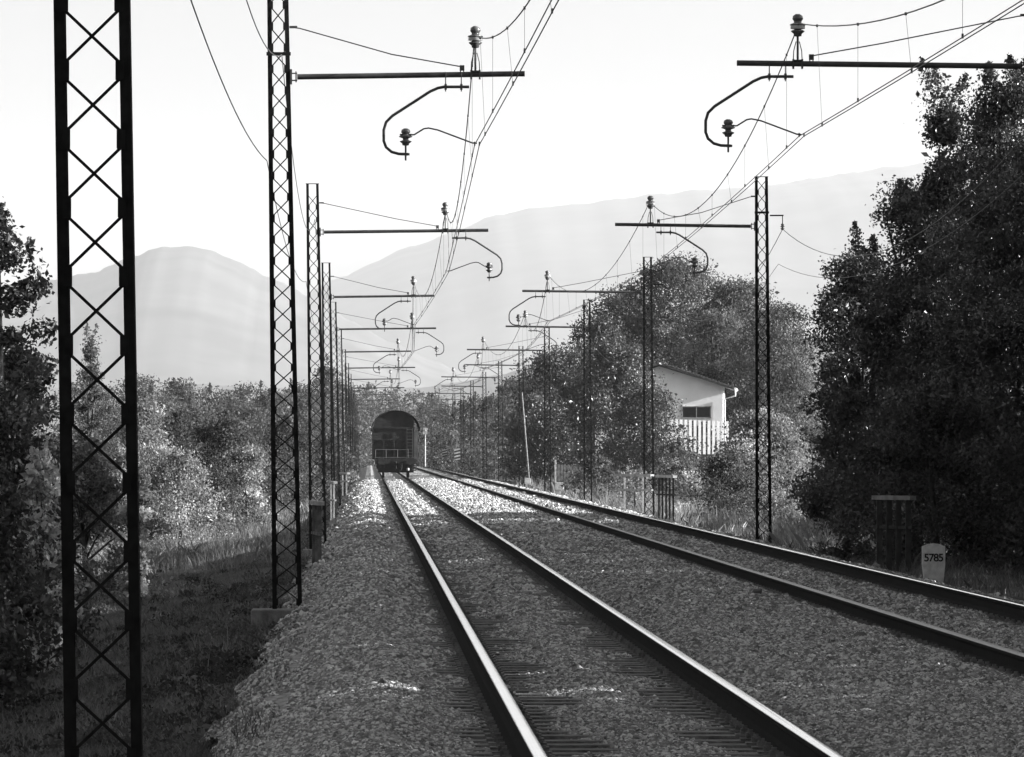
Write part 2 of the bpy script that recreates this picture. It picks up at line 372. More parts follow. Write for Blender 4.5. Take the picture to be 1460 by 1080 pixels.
for n, (Y, x) in enumerate(zip(LEFT, LX)):
    short = n % 2 == 1
    xc = 1.83 if n == 0 else (1.37 if short else 1.69)
    lab = {0: 'nearest dark lattice mast at the left edge, cut off top and bottom by the picture',
           1: 'tall dark lattice mast second from the left, its arm carrying the big hooked insulator',
           2: 'third lattice mast on the left, behind the two largest ones'}.get(n, '%s lattice mast from the front in the left hand row' % ORD[n])
    bs = [-.62, -.50, -.6][n] if n < 3 else -.6
    mast(Y, x, 1, 1.98 if short else 2.58, xc, (-1 if short else 1), bs, .125, lab, 'lattice masts left of the tracks',
         wb=(.31 if n == 0 else .38), wt=(.292 if n == 0 else .27), ztop=7.37 if n != 1 else 7.6, n=n, detail=n < 5)
for n, (Y) in enumerate(RIGHT):
    out = n % 2 == 0       # hook away from the mast
    xc = 5.36 if out else 5.97
    lab = {0: 'mast just outside the right edge whose long arm crosses the upper right sky',
           1: 'tall lattice mast in front of the bushes right of the house'}.get(n, '%s lattice mast from the front in the right hand row' % ORD[n])
    e = mast(Y, 8.35, -1, 4.56 if out else 5.2, xc, -1 if out else 1, -.42, .05, lab, 'lattice masts right of the tracks', wb=.34, n=n, detail=n < 4)
    if n < 6:   # side bracket with hanging insulator for the feeder
        m = MB(); z = 4.96+H-.02
        m.bar((8.35+.13, Y, z+.09), (8.35+.42, Y, z+.09), .03, .03, Vector((0, 1, 0))); m.tube([(8.75, Y, z+.09), (8.75, Y, z-.12)], .01, 6)
        fb = m.build('feeder_bracket', M_steel, e); insulator((8.75, Y), z-.22, z-.08, .045, fb)
# ---------------------------------------------------------------- overhead wires
def span(p, q, sag, n=24):
    return [Vector(p).lerp(Vector(q), t/n)+Vector((0, 0, -4*sag*(t/n)*(1-t/n))) for t in range(n+1)]
def overhead(Ys, xcs, xis, label, ndrop):
    e = empty('overhead_line', (xcs[1], Ys[1], ZC), label, 'overhead line', 'overhead lines')
    for k in (-.03, .03):
        m = MB()
        for a in range(len(Ys)-1):
            m.tube(span((xcs[a]+k, Ys[a]-.06, ZC-.02), (xcs[a+1]+k, Ys[a+1]-.06, ZC-.02), .05, 8), .0062 if Ys[a] < 200 else .009, 6, False)
        m.build('contact_wire', M_wire, e)
    m = MB()
    for a in range(len(Ys)-1):
        m.tube(span((xis[a], Ys[a]-.02, ZM), (xis[a+1], Ys[a+1]-.02, ZM), 1.12, 30), .0078 if Ys[a] < 200 else .010, 6, False)
    m.build('messenger_wire', M_wire, e)
    for a in range(len(Ys)-1):
        if Ys[a+1] > 340: break
        for d in range(ndrop):
            t = (d+.5)/ndrop
            xm_ = xis[a]+(xis[a+1]-xis[a])*t; zm = ZM-4*1.12*t*(1-t); y = Ys[a]+(Ys[a+1]-Ys[a])*t
            x2 = xcs[a]+(xcs[a+1]-xcs[a])*t+(.03 if d % 2 else -.03); zc_ = ZC-.02-.2*t*(1-t)
            m = MB(); m.tube([(xm_, y, zm), (x2, y, zc_)], .0022, 5); m.box((x2, y, zc_+.012), (.018, .05, .045)); m.box((xm_, y, zm), (.022, .06, .03))
            m.build('dropper', M_wire, e)
Yl = [-33]+LEFT; xcl = [1.37]+[1.83 if n == 0 else (1.37 if n % 2 else 1.69) for n in range(len(LEFT))]
xil = [a-(.045 if i % 2 == 0 else -.02) for i, a in enumerate(xcl)]; xil[1] = 1.80
overhead(Yl, xcl, [x-.03 for x in xcl], 'overhead contact wires and messenger running above the left track', 10)
Yr = [-35, 25]+RIGHT; xcr = [5.36, 5.97]+[5.36 if n % 2 == 0 else 5.97 for n in range(len(RIGHT))]
overhead(Yr, xcr, [x-.03 for x in xcr], 'overhead contact wires and messenger running above the right track', 10)
def line_wire(pts, sag, label, r=.006, group='side wires'):
    m = MB()
    for a, b in zip(pts[:-1], pts[1:]): m.tube(span(a, b, sag, 24), r, 6, False)
    tag(m.build('side_wire', M_wire, None), label, 'wire', group)
line_wire([(-1.1, -33, 6.6)]+[(x-.07, Y-.1, 6.6) for x, Y in zip(LX, LEFT)], 1.0, 'thin wire crossing the upper part of the left lattice masts')
line_wire([(-1.4, -33, 5.25)]+[(x-.26, Y-.1, 5.25) for x, Y in zip(LX, LEFT)], .45, 'thin lower wire passing outside the left lattice masts')
line_wire([(8.75, Y, 4.74+H) for Y in [-35, 25]+RIGHT[:8]], 1.3, 'thin feeder wire hanging from the side brackets of the right masts', .007)
line_wire([(8.66, Y, 4.0+H) for Y in [-35, 25]+RIGHT[:8]], .9, 'thin lower wire along the outside of the right masts', .005)
# ---------------------------------------------------------------- train wagon
def wagon():
    Y = 420.; c = 1.61
    e = empty('freight_wagon', (c, Y, 0), 'dark round roofed covered wagon at the tail of the train on the left track', 'railway wagon')
    arc = [(1.52*math.cos(a)*1.0, 2.62+H-1.22+1.22*math.sin(a)) for a in np.linspace(0, math.pi, 26)]
    shell = [(1.52, 3.0-.12)]+arc+[(-1.52, 3.0-.12)]
    m = MB(); inn = [(x*.955, (z if k in (0, len(shell)-1) else z-.05)) for k, (x, z) in enumerate(shell)]
    n = len(shell); y0, y1 = Y-.02, Y+12.6; vs = []
    for y in (y0, y1): vs += [(c+x, y, z) for x, z in shell]+[(c+x, y, z) for x, z in inn]
    fs = []
    for k in range(n-1):
        fs += [(k, k+1, 2*n+k+1, 2*n+k), (n+k+1, n+k, 3*n+k, 3*n+k+1), (k+1, k, n+k, n+k+1), (2*n+k, 2*n+k+1, 3*n+k+1, 3*n+k)]
    fs += [(0, 2*n, 3*n, n), (n-1, 2*n-1, 4*n-1, 3*n-1)]
    m.face_block(vs, fs, True); m.build('roof', M_wag, e)
    m = MB(); xs_ = 1.36
    m.prism([(-xs_-.08, 1.12), (xs_-.26, 1.12), (xs_-.26, 2.95)]+[(min(x*.94, xs_-.26) if x > 0 else x*.94, z-.06) for x, z in arc[3:]]+[(-xs_-.08, 2.95)], (c, Y+6.3, 0), 12.3)
    m.build('body', M_wag, e)
    m = MB(); m.box((c+1.24, Y+.4, 1.98), (.24, .3, 1.7)); m.build('corner_panel', M_wagl, e)
    m = MB()
    for x in (-1.42, -.75, -.1, .55, 1.08): m.box((c+x, Y+.10, 2.1 if abs(x) > 1 else 1.75), (.09, .1, 1.9 if abs(x) > 1 else 1.1))
    m.box((c-.15, Y+.09, 2.34), (2.5, .09, .10)); m.box((c-.15, Y+.09, 3.05), (2.6, .09, .08))
    m.build('end_framing', M_wag, e)
    m = MB()
    for z, a, b in ((1.72, -1.25, .75), (1.24, -1.3, 1.1)): m.tube([(c+a, Y-.30, z), (c+b, Y-.30, z)], .022, 8)
    for x in (-1.25, -.6, .1, .75): m.tube([(c+x, Y-.30, 1.72), (c+x, Y-.30, 1.2)], .018, 6)
    m.build('end_railing', M_wagl, e)
    m = MB(); m.box((c, Y+6, 1.02), (2.5, 12.6, .2)); m.box((c, Y-.32, 1.0), (2.56, .12, .34)); m.box((c, Y-.36, 1.0), (.3, .1, .22))
    m.box((c, Y+2.4, .62), (2.2, 2.6, .62)); m.box((c, Y+10, .62), (2.2, 2.6, .62)); m.box((c-1.05, Y-.1, .72), (.3, .3, .3))
    m.build('underframe', M_wag, e)
    for s in (-1, 1):
        m = MB(); m.tube([(c+s*.875, Y-.38, 1.03), (c+s*.875, Y-.85, 1.03)], .09, 12); m.tube([(c+s*.875, Y-.85, 1.03), (c+s*.875, Y-.93, 1.03)], .23, 20)
        m.build('buffer', M_wag, e)
    m = MB(); m.tube([(c, Y-.42, .98), (c, Y-.62, .95), (c, Y-.66, .75), (c, Y-.6, .55)], .04, 8); m.tube([(c+.35, Y-.4, .9), (c+.36, Y-.5, .6), (c+.3, Y-.48, .45)], .03, 8)
    m.build('coupling', M_wag, e)
    for yy in (1.4, 3.2, 9.2, 11.0):
        m = MB()
        m.tube([(c-.72, Y+yy, .46), (c+.72, Y+yy, .46)], .07, 10)
        for s in (-1, 1):
            m.tube([(c+s*.70, Y+yy, .46), (c+s*.83, Y+yy, .46)], .46, 28); m.box((c+s*1.0, Y+yy, .50), (.2, .35, .35))
        m.build('wheelset', M_wag, e)
    m = MB(); m.box((c+1.12, Y-.3, .72), (.28, .1, .06)); m.box((c+1.12, Y-.1, .45), (.24, .4, .05)); m.tube([(c+1.0, Y-.3, 1.1), (c+1.0, Y-.3, .45)], .02, 6); m.tube([(c+1.24, Y-.3, 1.1), (c+1.24, Y-.3, .45)], .02, 6)
    m.build('step', M_wag, e)
    m = MB(); m.lathe((c+.74, Y-.45, .5), [(.05, -.07), (.085, -.05), (.085, .08), (.05, .1)]); m.build('tail_lamp', M_conc, e)
    m = MB()
    for k in range(9): m.box((c+.85, Y-.02, 1.35+.2*k), (.34, .03, .03))
    for s in (-1, 1): m.box((c+.85+s*.17, Y-.02, 2.1), (.03, .03, 1.9))
    m.build('ladder', M_wagl, e)
wagon()
# ---------------------------------------------------------------- trackside things
def milestone():
    Y = 97.7; x = (1331-CX)*Y/F; z0 = H-(817-HY)*Y/F
    e = empty('kilometre_stone', (x, Y, z0), 'small pale pointed stone marker with painted numerals at the right edge of the ballast', 'marker stone')
    m = MB(); w = .165; h = .42
    m.prism([(-w*.82, -.15), (w*.82, -.15), (w, .12), (w, h-.045), (w*.5, h-.012), (0, h), (-w*.5, h-.012), (-w, h-.045), (-w, .12)], (x, Y, z0), .09)
    m.build('stone', M_lime, e, bevel=.004)
    cu = bpy.data.curves.new('numerals', 'FONT'); cu.body = '5785'; cu.size = .155; cu.align_x = 'CENTER'; cu.extrude = .002; cu.offset = .003; cu.space_character = .88
    to = bpy.data.objects.new('tmp', cu); COL.objects.link(to)
    me = bpy.data.meshes.new_from_object(to.evaluated_get(bpy.context.evaluated_depsgraph_get())); bpy.data.objects.remove(to)
    me.transform(Matrix.Translation((x, Y-.0475, z0+.165)) @ Matrix.Rotation(R(90), 4, 'X')); me.materials.clear(); me.materials.append(M_black)
    link(bpy.data.objects.new('numerals', me), e)
milestone()
def railing(x0, x1, y0, y1, zb, h, label, nslat, wide=.07, mt=None, cap=True, group='parapet railings beside the tracks'):
    mt = mt or M_concd
    e = empty('parapet_railing', ((x0+x1)/2, (y0+y1)/2, zb), label, 'railing', group)
    a = Vector((x0, y0, zb)); b = Vector((x1, y1, zb))
    m = MB(); m.bar(a+Vector((0, 0, h-.04)), b+Vector((0, 0, h-.04)), .12, .07, Vector((0, 0, 1))); m.build('top_rail', M_conc if cap else M_conc2, e)
    m = MB(); m.bar(a+Vector((0, 0, h*.5)), b+Vector((0, 0, h*.5)), .06, .05, Vector((0, 0, 1))); m.build('middle_rail', mt, e)
    for k in range(nslat):
        p = a.lerp(b, (k+.5)/nslat); m = MB(); m.box(p+Vector((0, 0, (h-.08)/2-.1)), (wide, .08, h-.08+.2)); m.build('post', mt, e)
    return e
def zpx(py, Y): return H-(py-HY)*Y/F
# right, in front of the dark tree
Y = 113; x0 = (1247-CX)*Y/F; x1 = (1295-CX)*Y/F
railing(x0, x1, Y, Y-1, zpx(797, Y), 1.05, 'dark parapet railing with pale top bar in front of the big dark trees', 4, .09, M_railing, cap=False)
Y = 197; railing((883-CX)*Y/F, (930-CX)*Y/F, Y+3, Y, zpx(722, Y), .92, 'open pale hoop railing left of the dark slatted one below the house', 2, .06, M_conc)
railing((937-CX)*Y/F, (957-CX)*Y/F, Y, Y-2.5, zpx(733, Y), 1.12, 'dark slatted parapet railing below the house', 5, .05, M_steel)
Y = 119; railing((446-CX)*Y/F, (459-CX)*Y/F, Y, Y-2.5, zpx(806, Y), 1.13, 'dark slatted railing beside the foot of the third left mast', 3, .07)
m = MB(); c_ = at(457, 829, 117); m.box(c_, (.52, .9, .30)); tag(m.build('concrete_block', M_concd, None, bevel=.02), 'dark concrete block at the ballast edge between the second and third left masts', 'block')
Y = 195; railing((470-CX)*Y/F, (479-CX)*Y/F, Y, Y-2.5, zpx(740, Y), 1.08, 'pale capped railing on the left between third and fourth masts', 2, .05, M_conc)
Y = 250; railing((486-CX)*Y/F, (497-CX)*Y/F, Y, Y-2, zpx(699, Y), .65, 'small pale railing far along the left shoulder', 2, .05, M_conc)
m = MB(); c_ = at(797, 694, 325); m.box(c_, (.42, .8, .38)); m.box(c_+Vector((-.42, .3, -.06)), (.3, .5, .24)); tag(m.build('concrete_marker_block', M_conc, None, bevel=.03), 'pale concrete block on the right ballast edge below the dark bushes', 'block')
# board panel left of the bushes
Y = 330; e = empty('board_fence', at(792, 690, Y), 'low grey board fence standing in front of the dark bushes', 'fence')
m = MB(); p = at(792, 690, Y); m.box(p+Vector((0, 0, .5)), (.09, .1, 1.3)); m.build('post', M_conc, e)
for k in range(9):
    m = MB(); m.box(p+Vector((.16+.15*k, .05+.05*k, .42-.02*k)), (.12, .03, 1.05)); m.build('board', M_concd, e)
# signal posts and markers near the train
def signal_post(px, ytop, ybase, Y, label, r=.06, head=True):
    b = at(px, ybase, Y); t = at(px, ytop, Y)
    e = empty('signal_post', b, label, 'signal post', 'signal posts beside the right track')
    m = MB(); m.tube([b-Vector((0, 0, .3)), t], r, 10); m.build('pole', M_conc, e)
    if head:
        m = MB(); m.box(t+Vector((0, 0, -.15)), (.34, .2, .5)); m.lathe(t+Vector((0, -.15, -.1)), [(.06, -.03), (.09, 0), (.06, .03)]); m.build('lamp_head', M_conc, e)
        m = MB()
        for k in range(6): m.box(b.lerp(t, .12+.12*k)+Vector((.1, 0, 0)), (.22, .03, .03))
        m.build('rungs', M_conc, e)
signal_post(606, 612, 660, 520, 'pale tall signal post with square head just right of the train')
signal_post(599, 636, 660, 505, 'short pale post between the train and the tall signal post', .07, False)
def striped(px, y0, y1, Y, label):
    b = at(px, y1, Y); t = at(px, y0, Y); h = t.z-b.z
    e = empty('marker_board', b, label, 'marker board', 'striped marker boards')
    m = MB(); m.box(b+Vector((0, .05, h*.4)), (.07, .06, h)); m.build('post', M_concd, e)
    m = MB(); m.box(b+Vector((0, 0, h*.72)), (.34, .02, h*.56)); pn = m.build('board', M_conc, e)
    m = MB()
    for k in range(3):
        z = h*(.50+.17*k); m.prism([(-.17, z-.05), (.17, z+.03), (.17, z+.13), (-.17, z+.05)], (b.x, b.y-.0135, b.z), .006)
    m.build('stripes', M_black, pn)
striped(652, 640, 668, 400, 'black and white striped marker board right of the tracks')
striped(634, 641, 662, 480, 'farther striped marker board, half lost in the weeds')
# leaning pole
Y = 345; m = MB(); m.tube([at(744, 560, Y), at(755, 692, Y)], .04, 8); tag(m.build('leaning_pole', M_wood, None), 'thin leaning pole in front of the dark bushes on the right', 'pole')
m = MB(); c_ = at(752, 686, 343); m.box(c_, (.3, .3, .3)); tag(m.build('concrete_block', M_conc, None, bevel=.02), 'small pale concrete foot beside the leaning pole', 'block')
# ---------------------------------------------------------------- house
def house():
    Y = 440.; s = F/Y
    e = empty('house', at(940, 640, Y), 'white plastered house with shallow tiled gable roof among the trees', 'house')
    P = at(940, 517, Y); zp = P.z; xr = 91/s; z_e = H+(HY-548)/s; zb = -1.6
    M = Matrix.Rotation(R(-3.6), 3, 'Z'); O = Vector((P.x, Y, 0))
    def T(x, y, z): return O+M @ Vector((x, y, z))
    L = 9.
    wall = [(-xr, zb), (xr, zb), (xr, z_e-.1), (0, zp-.25), (-xr, z_e-.1)]
    m = MB(); m.prism(wall, O+M @ Vector((0, L/2, 0)), L, M); m.build('wall', M_plaster, e)
    m = MB(); ov = .72; dz = (zp-z_e)/xr
    for sg in (-1, 1):
        a = (0, zp); b = (sg*(xr+ov), zp-dz*(xr+ov)); t = .14
        poly = [a, b, (b[0], b[1]-t), (0, zp-t-.02)]
        if sg < 0: poly = poly[::-1]
        m.prism(poly, O+M @ Vector((0, L/2-.1, 0)), L+1.1, M)
    rf = m.build('roof', M_tile, e)
    m = MB()
    for k in range(26):
        x = (k+.5)/26*(xr+ov)
        for sg in (-1, 1): m.tube([T(sg*x, -.68, zp-dz*x+.02), T(sg*x, -.1, zp-dz*x+.02)], .07, 8)
    m.build('verge_tiles', M_tile, rf)
    m = MB(); m.tube([T(xr+ov+.06, -.6, zp-dz*(xr+ov)-.06), T(xr+ov+.06, L+.3, zp-dz*(xr+ov)-.06)], .085, 10)
    m.tube([T(xr+ov+.06, -.5, zp-dz*(xr+ov)-.1), T(xr+ov+.06, -.5, z_e-.75), T(xr+.1, -.1, z_e-.95), T(xr+.1, -.1, zb)], .055, 8); m.build('gutter', M_white, e)
    m = MB(); m.box(T((994-940)/s-.05, -.0, H+(HY-588)/s), (1.75, .06, .66), M); w_ = m.build('window', M_glass, e)
    m = MB(); zc_ = H+(HY-588)/s; xc_ = 54/s-.05
    for q, sz in (((0, .36), (1.9, .1, .06)), ((0, -.36), (1.9, .12, .06)), ((.9, 0), (.06, .1, .72)), ((-.9, 0), (.06, .1, .72)), ((0, 0), (.04, .1, .66))): m.box(T(xc_+q[0], -.03, zc_+q[1]), sz, M)
    m.build('frame', M_conc, w_)
house()
def picket():
    Y = 425.; s = F/Y
    e = empty('picket_fence', at(1000, 625, Y), 'white board fence in front of the white house', 'fence')
    for k in range(13):
        px = 958+6.6*k; top = 598+.25*k; bot = 648
        p = at(px, top, Y); q = at(px, bot, Y)
        m = MB(); m.bar(q, p, .17, .03); m.build('board', M_white, e)
    m = MB(); a = at(955, 606, Y)+Vector((0, .06, 0)); b = at(1042, 609, Y)+Vector((0, .06, 0)); m.bar(a, b, .08, .05, Vector((0, 0, 1))); m.bar(a-Vector((0, 0, 1.2)), b-Vector((0, 0, 1.2)), .08, .05, Vector((0, 0, 1))); m.build('cross_rail', M_conc, e)
picket()
# ---------------------------------------------------------------- vegetation
def leaves(C, size, tone, mat_, name, parent, elong=1.7, droop=.3):
    n = len(C); a = rng.normal(size=(n, 3)); a[:, 2] -= droop; a /= np.linalg.norm(a, axis=1)[:, None]
    b = rng.normal(size=(n, 3)); b -= (b*a).sum(1)[:, None]*a; b /= np.linalg.norm(b, axis=1)[:, None]
    l = (size*np.exp(rng.normal(0, .3, n)))[:, None]
    nrm = np.cross(a, b)
    V = np.stack([C-a*l*.5, C+b*l*.5/elong+nrm*l*.08, C+a*l*.5, C-b*l*.5/elong+nrm*l*.08], 1).reshape(-1, 3)
    Q = np.arange(4*n).reshape(-1, 4)
    return np_mesh(name, V, Q, mat_, parent, tone=tone)
def tree(name, label, cat, px, top, w, Y, mat_, group, base=None, low=.12, leaf=None, dens=1., shape='round', nclump=None, wy=None, trunk=True, spikes=3, thick=1., minpx=0, cm=1.):
    x = (px-CX)*Y/F; z1 = H+(HY-top)*Y/F; z0 = float(gz(np.array(x), Y)) if base is None else H-(base-HY)*Y/F
    W_ = w*Y/F/2; h = z1-z0; zl = z0+h*low; Hh = (z1-zl)/2; zc_ = (z1+zl)/2; Wy = (wy if wy else W_)
    e = empty(name, (x, Y, z0), label, cat, group)
    leaf = leaf or max(.07, 3.3*Y/F)
    nc = nclump or int(36+17*W_*Hh**.7)
    nc = int(min(nc*cm, 420))
    u = rng.normal(size=(nc, 3)); u /= np.linalg.norm(u, axis=1)[:, None]; r = rng.uniform(0, 1, nc)**.40
    if shape == 'cone': prof = lambda t: np.clip(1.15*(1-t)**.75, .06, 1)
    elif shape == 'bush': prof = lambda t: np.clip((1-t**2.4), .1, 1)**.5*1.05
    else: prof = lambda t: np.where(t < .42, 1-.45*((.42-t)/.42)**2, np.clip(1-(np.abs(t-.42)/.60)**2.4, 0, 1)**.5)
    ph = rng.uniform(0, 6.28, 4)
    if shape == 'bush':
        t = rng.uniform(0, 1, nc)**.8; ang = rng.uniform(0, 6.28, nc)
        rr = r*prof(t)*(1+.18*np.sin(2*ang+ph[0])+.12*np.sin(5*ang+ph[1])+.15*np.sin(7*t+ph[2]))
        cl = np.stack([x+W_*rr*np.cos(ang), Y+Wy*rr*np.sin(ang), zl+(z1-zl)*.96*t], 1)
    else:
        t = rng.uniform(0, 1, nc); ang = rng.uniform(0, 6.28, nc)
        rr = r*prof(t)*(1+.20*np.sin(2*ang+ph[0])+.14*np.sin(5*ang+ph[1])+.16*np.sin(8*t+ph[2]))
        cl = np.stack([x+W_*rr*np.cos(ang), Y+Wy*rr*np.sin(ang), zl+(z1-zl)*.95*t], 1)
    rc = .115*min(2*W_, 2*Hh)*rng.uniform(.5, 1.4, nc)+.05
    s = F/Y; areapx = w*(2*Hh*s)*.8; npx = max(6., (leaf*s)**2*.33)
    n = int(dens*areapx/npx*3.6); n = max(800, min(n, 110000))
    k = rng.integers(0, nc, n)
    uu = rng.normal(size=(n, 3)); uu /= np.linalg.norm(uu, axis=1)[:, None]
    C = cl[k]+uu*(rng.uniform(0, 1, n)**.45*rng.choice([1.35, 1.5, 1.9], n, p=[.7, .25, .05]))[:, None]*rc[k][:, None]*np.array([1, 1, .72])
    tone = (np.exp(rng.normal(0, .38, nc)))[k]*np.exp(rng.normal(0, .25, n))
    # leafy shoots that break the outline
    for q in range(spikes):
        a = cl[np.argmax(cl[:, 2]-rng.uniform(0, .45*h, nc))]; L_ = rng.uniform(.08, .16)*h; m_ = int(max(30, n*.010)); tt = rng.uniform(0, 1, m_)
        d = np.array([rng.normal(0, .25), rng.normal(0, .25), 1.]); P = a+d*(tt*L_)[:, None]+rng.normal(size=(m_, 3))*(.04*h*(1-tt)**1.0+.03)[:, None]*.6
        C = np.concatenate([C, P]); tone = np.concatenate([tone, np.full(m_, 1.)])
    keep = C[:, 2] > gz(C[:, 0], C[:, 1])-.02
    if minpx: keep &= CX+C[:, 0]*F/C[:, 1] > minpx
    C = C[keep]; tone = tone[keep]
    leaves(C, leaf, tone, mat_, 'crown' if cat == 'tree' else 'foliage', e)
    if trunk:
        m = MB(); r0 = max(.05, .020*h)*thick; zt = zl+(z1-zl)*.75
        m.tube([(x, Y, z0-.2), (x+.02*h, Y, z0+.3*(zt-z0)), (x-.01*h, Y, z0+.65*(zt-z0)), (x, Y, zt)], [r0*1.2, r0*.9, r0*.6, r0*.2], 8)
        for q in cl[rng.integers(0, nc, 16 if cat == 'tree' else 7)]:
            zz = z0+(q[2]-z0)*.55; zz = max(z0+.1, min(zz, zt)); m.tube([(x, Y, zz), ((x+q[0])/2, (Y+q[1])/2, (zz+q[2])/2+.05*h*.3), tuple(q)], [r0*.45, r0*.3, r0*.08], 5)
        m.build('trunk' if cat == 'tree' else 'stem', M_bark, e)
    return e
G1 = 'big dark trees at the right'
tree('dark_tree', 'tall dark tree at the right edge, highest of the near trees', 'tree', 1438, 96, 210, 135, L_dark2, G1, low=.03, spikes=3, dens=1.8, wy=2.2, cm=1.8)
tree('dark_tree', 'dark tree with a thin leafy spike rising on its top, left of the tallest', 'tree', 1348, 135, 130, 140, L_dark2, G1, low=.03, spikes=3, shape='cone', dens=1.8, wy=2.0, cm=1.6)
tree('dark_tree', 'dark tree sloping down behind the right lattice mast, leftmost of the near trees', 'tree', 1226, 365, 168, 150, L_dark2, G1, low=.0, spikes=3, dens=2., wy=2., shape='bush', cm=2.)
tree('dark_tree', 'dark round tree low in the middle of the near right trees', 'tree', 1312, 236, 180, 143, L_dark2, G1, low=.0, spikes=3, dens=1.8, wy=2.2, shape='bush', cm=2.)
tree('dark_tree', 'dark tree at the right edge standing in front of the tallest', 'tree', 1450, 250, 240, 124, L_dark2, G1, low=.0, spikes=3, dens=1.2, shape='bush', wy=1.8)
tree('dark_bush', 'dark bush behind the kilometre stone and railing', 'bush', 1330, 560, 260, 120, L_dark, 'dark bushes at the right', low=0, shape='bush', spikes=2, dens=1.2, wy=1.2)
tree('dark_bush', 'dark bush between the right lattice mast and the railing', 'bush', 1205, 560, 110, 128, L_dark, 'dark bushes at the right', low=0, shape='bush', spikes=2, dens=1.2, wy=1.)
# trees along the same row that stand outside the picture and shade the foreground
for k, (xx, yy, hh, ww) in enumerate([(15, 118, 9.5, 3.3), (14, 106, 10, 3.4), (12.8, 95, 9.5, 3.3), (12.5, 84, 10, 3.4), (11.6, 73, 9.5, 3.3), (12.2, 62, 10, 3.3), (11.5, 51.5, 9.2, 3.2), (12.3, 41, 10, 3.3), (11.6, 32.6, 9.5, 3.3), (12, 24, 10, 3.6), (12, 15, 10, 3.6), (18, 36, 12, 4.8), (18.5, 26, 12, 4.8), (18.5, 16, 12, 4.6), (18.5, 47, 12, 4.2), (19, 57, 12, 4.6), (18.5, 67, 12, 4.6), (19, 77, 12, 4.6), (18.5, 87, 12, 4.6), (19, 97, 12, 4.6), (19.5, 112, 12, 4.4), (20, 121, 12, 4.6), (20, 131, 12, 4.6), (20, 141, 12, 4.6), (20, 151, 12, 4.4), (19, 168, 11, 4.6), (18, 177, 9.5, 4)]):
    s = F/yy; zt = hh
    tree('dark_tree', 'dark leafy tree of the trackside row beyond the right edge of the picture', 'tree', CX+xx*s, HY-(zt-H-.8)*s, ww*2*s, yy, L_dark, 'trackside row of trees on the right', low=.03, leaf=.24 if yy < 90 else .13, dens=1.5, spikes=1, minpx=1480 if yy < 119 else 0)
G2 = 'hazy trees around the house'
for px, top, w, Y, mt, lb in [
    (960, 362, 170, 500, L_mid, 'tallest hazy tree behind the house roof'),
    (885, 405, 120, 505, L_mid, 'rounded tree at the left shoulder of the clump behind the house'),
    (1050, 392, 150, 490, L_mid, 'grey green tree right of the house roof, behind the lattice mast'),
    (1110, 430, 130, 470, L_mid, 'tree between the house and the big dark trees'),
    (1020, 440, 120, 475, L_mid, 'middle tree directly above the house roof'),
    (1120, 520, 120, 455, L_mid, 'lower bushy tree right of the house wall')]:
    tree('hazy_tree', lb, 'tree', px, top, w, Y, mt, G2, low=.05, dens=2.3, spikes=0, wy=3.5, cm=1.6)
for px, top, w, Y, mt, lb in [
    (800, 492, 150, 445, L_dark, 'dark leafy tree left of the house'),
    (878, 488, 150, 425, L_dark, 'wide dark tree hiding the left half of the house'),
    (858, 450, 110, 470, L_dark, 'dark narrow tree rising behind the wide dark tree'),
    (922, 550, 98, 420, L_dark, 'dark bushy tree in front of the house wall'),
    (775, 560, 90, 430, L_dark, 'low dark tree at the left end of the dark clump')]:
    tree('dark_leafy_tree', lb, 'tree', px, top, w, Y, mt, 'dark trees left of the house', low=.02, dens=2.4, spikes=0, wy=2.2, cm=1.5)
G3 = 'bushes along the right side of the line'
for px, top, w, Y, mt, lb, d in [
    (1088, 590, 156, 207, L_light, 'broad feathery bush behind the right lattice mast', 3.),
    (1030, 652, 90, 200, L_mid, 'darker leaved bush standing in for the shaded left side of the feathery one', 1.3),  # shade on the broad bush's left side, put into a darker leaf colour
    (850, 655, 80, 300, L_mid, 'leafy bush left of the hoop railing', 1.2),
    (905, 672, 60, 240, L_light, 'pale bush seen through the hoop railing', 1.),
    (985, 672, 70, 250, L_light, 'pale grassy bush right of the slatted railing', 1.),
    (1000, 606, 60, 435, L_dark, 'dark bush between the white board fence and the house wall', 1.3),
    (955, 636, 90, 390, L_mid, 'bush below the white board fence', 1.2),
    (1062, 616, 76, 380, L_light, 'light bush at the right end of the board fence', 1.),
    (815, 668, 60, 340, L_mid, 'small bush at the grey board fence', 1.)]:
    tree('bush', lb, 'bush', px, top, w, Y, mt, G3, low=0, shape='bush', dens=d*1.5, spikes=3, cm=1.5)
G4 = 'dark trees at the left edge'
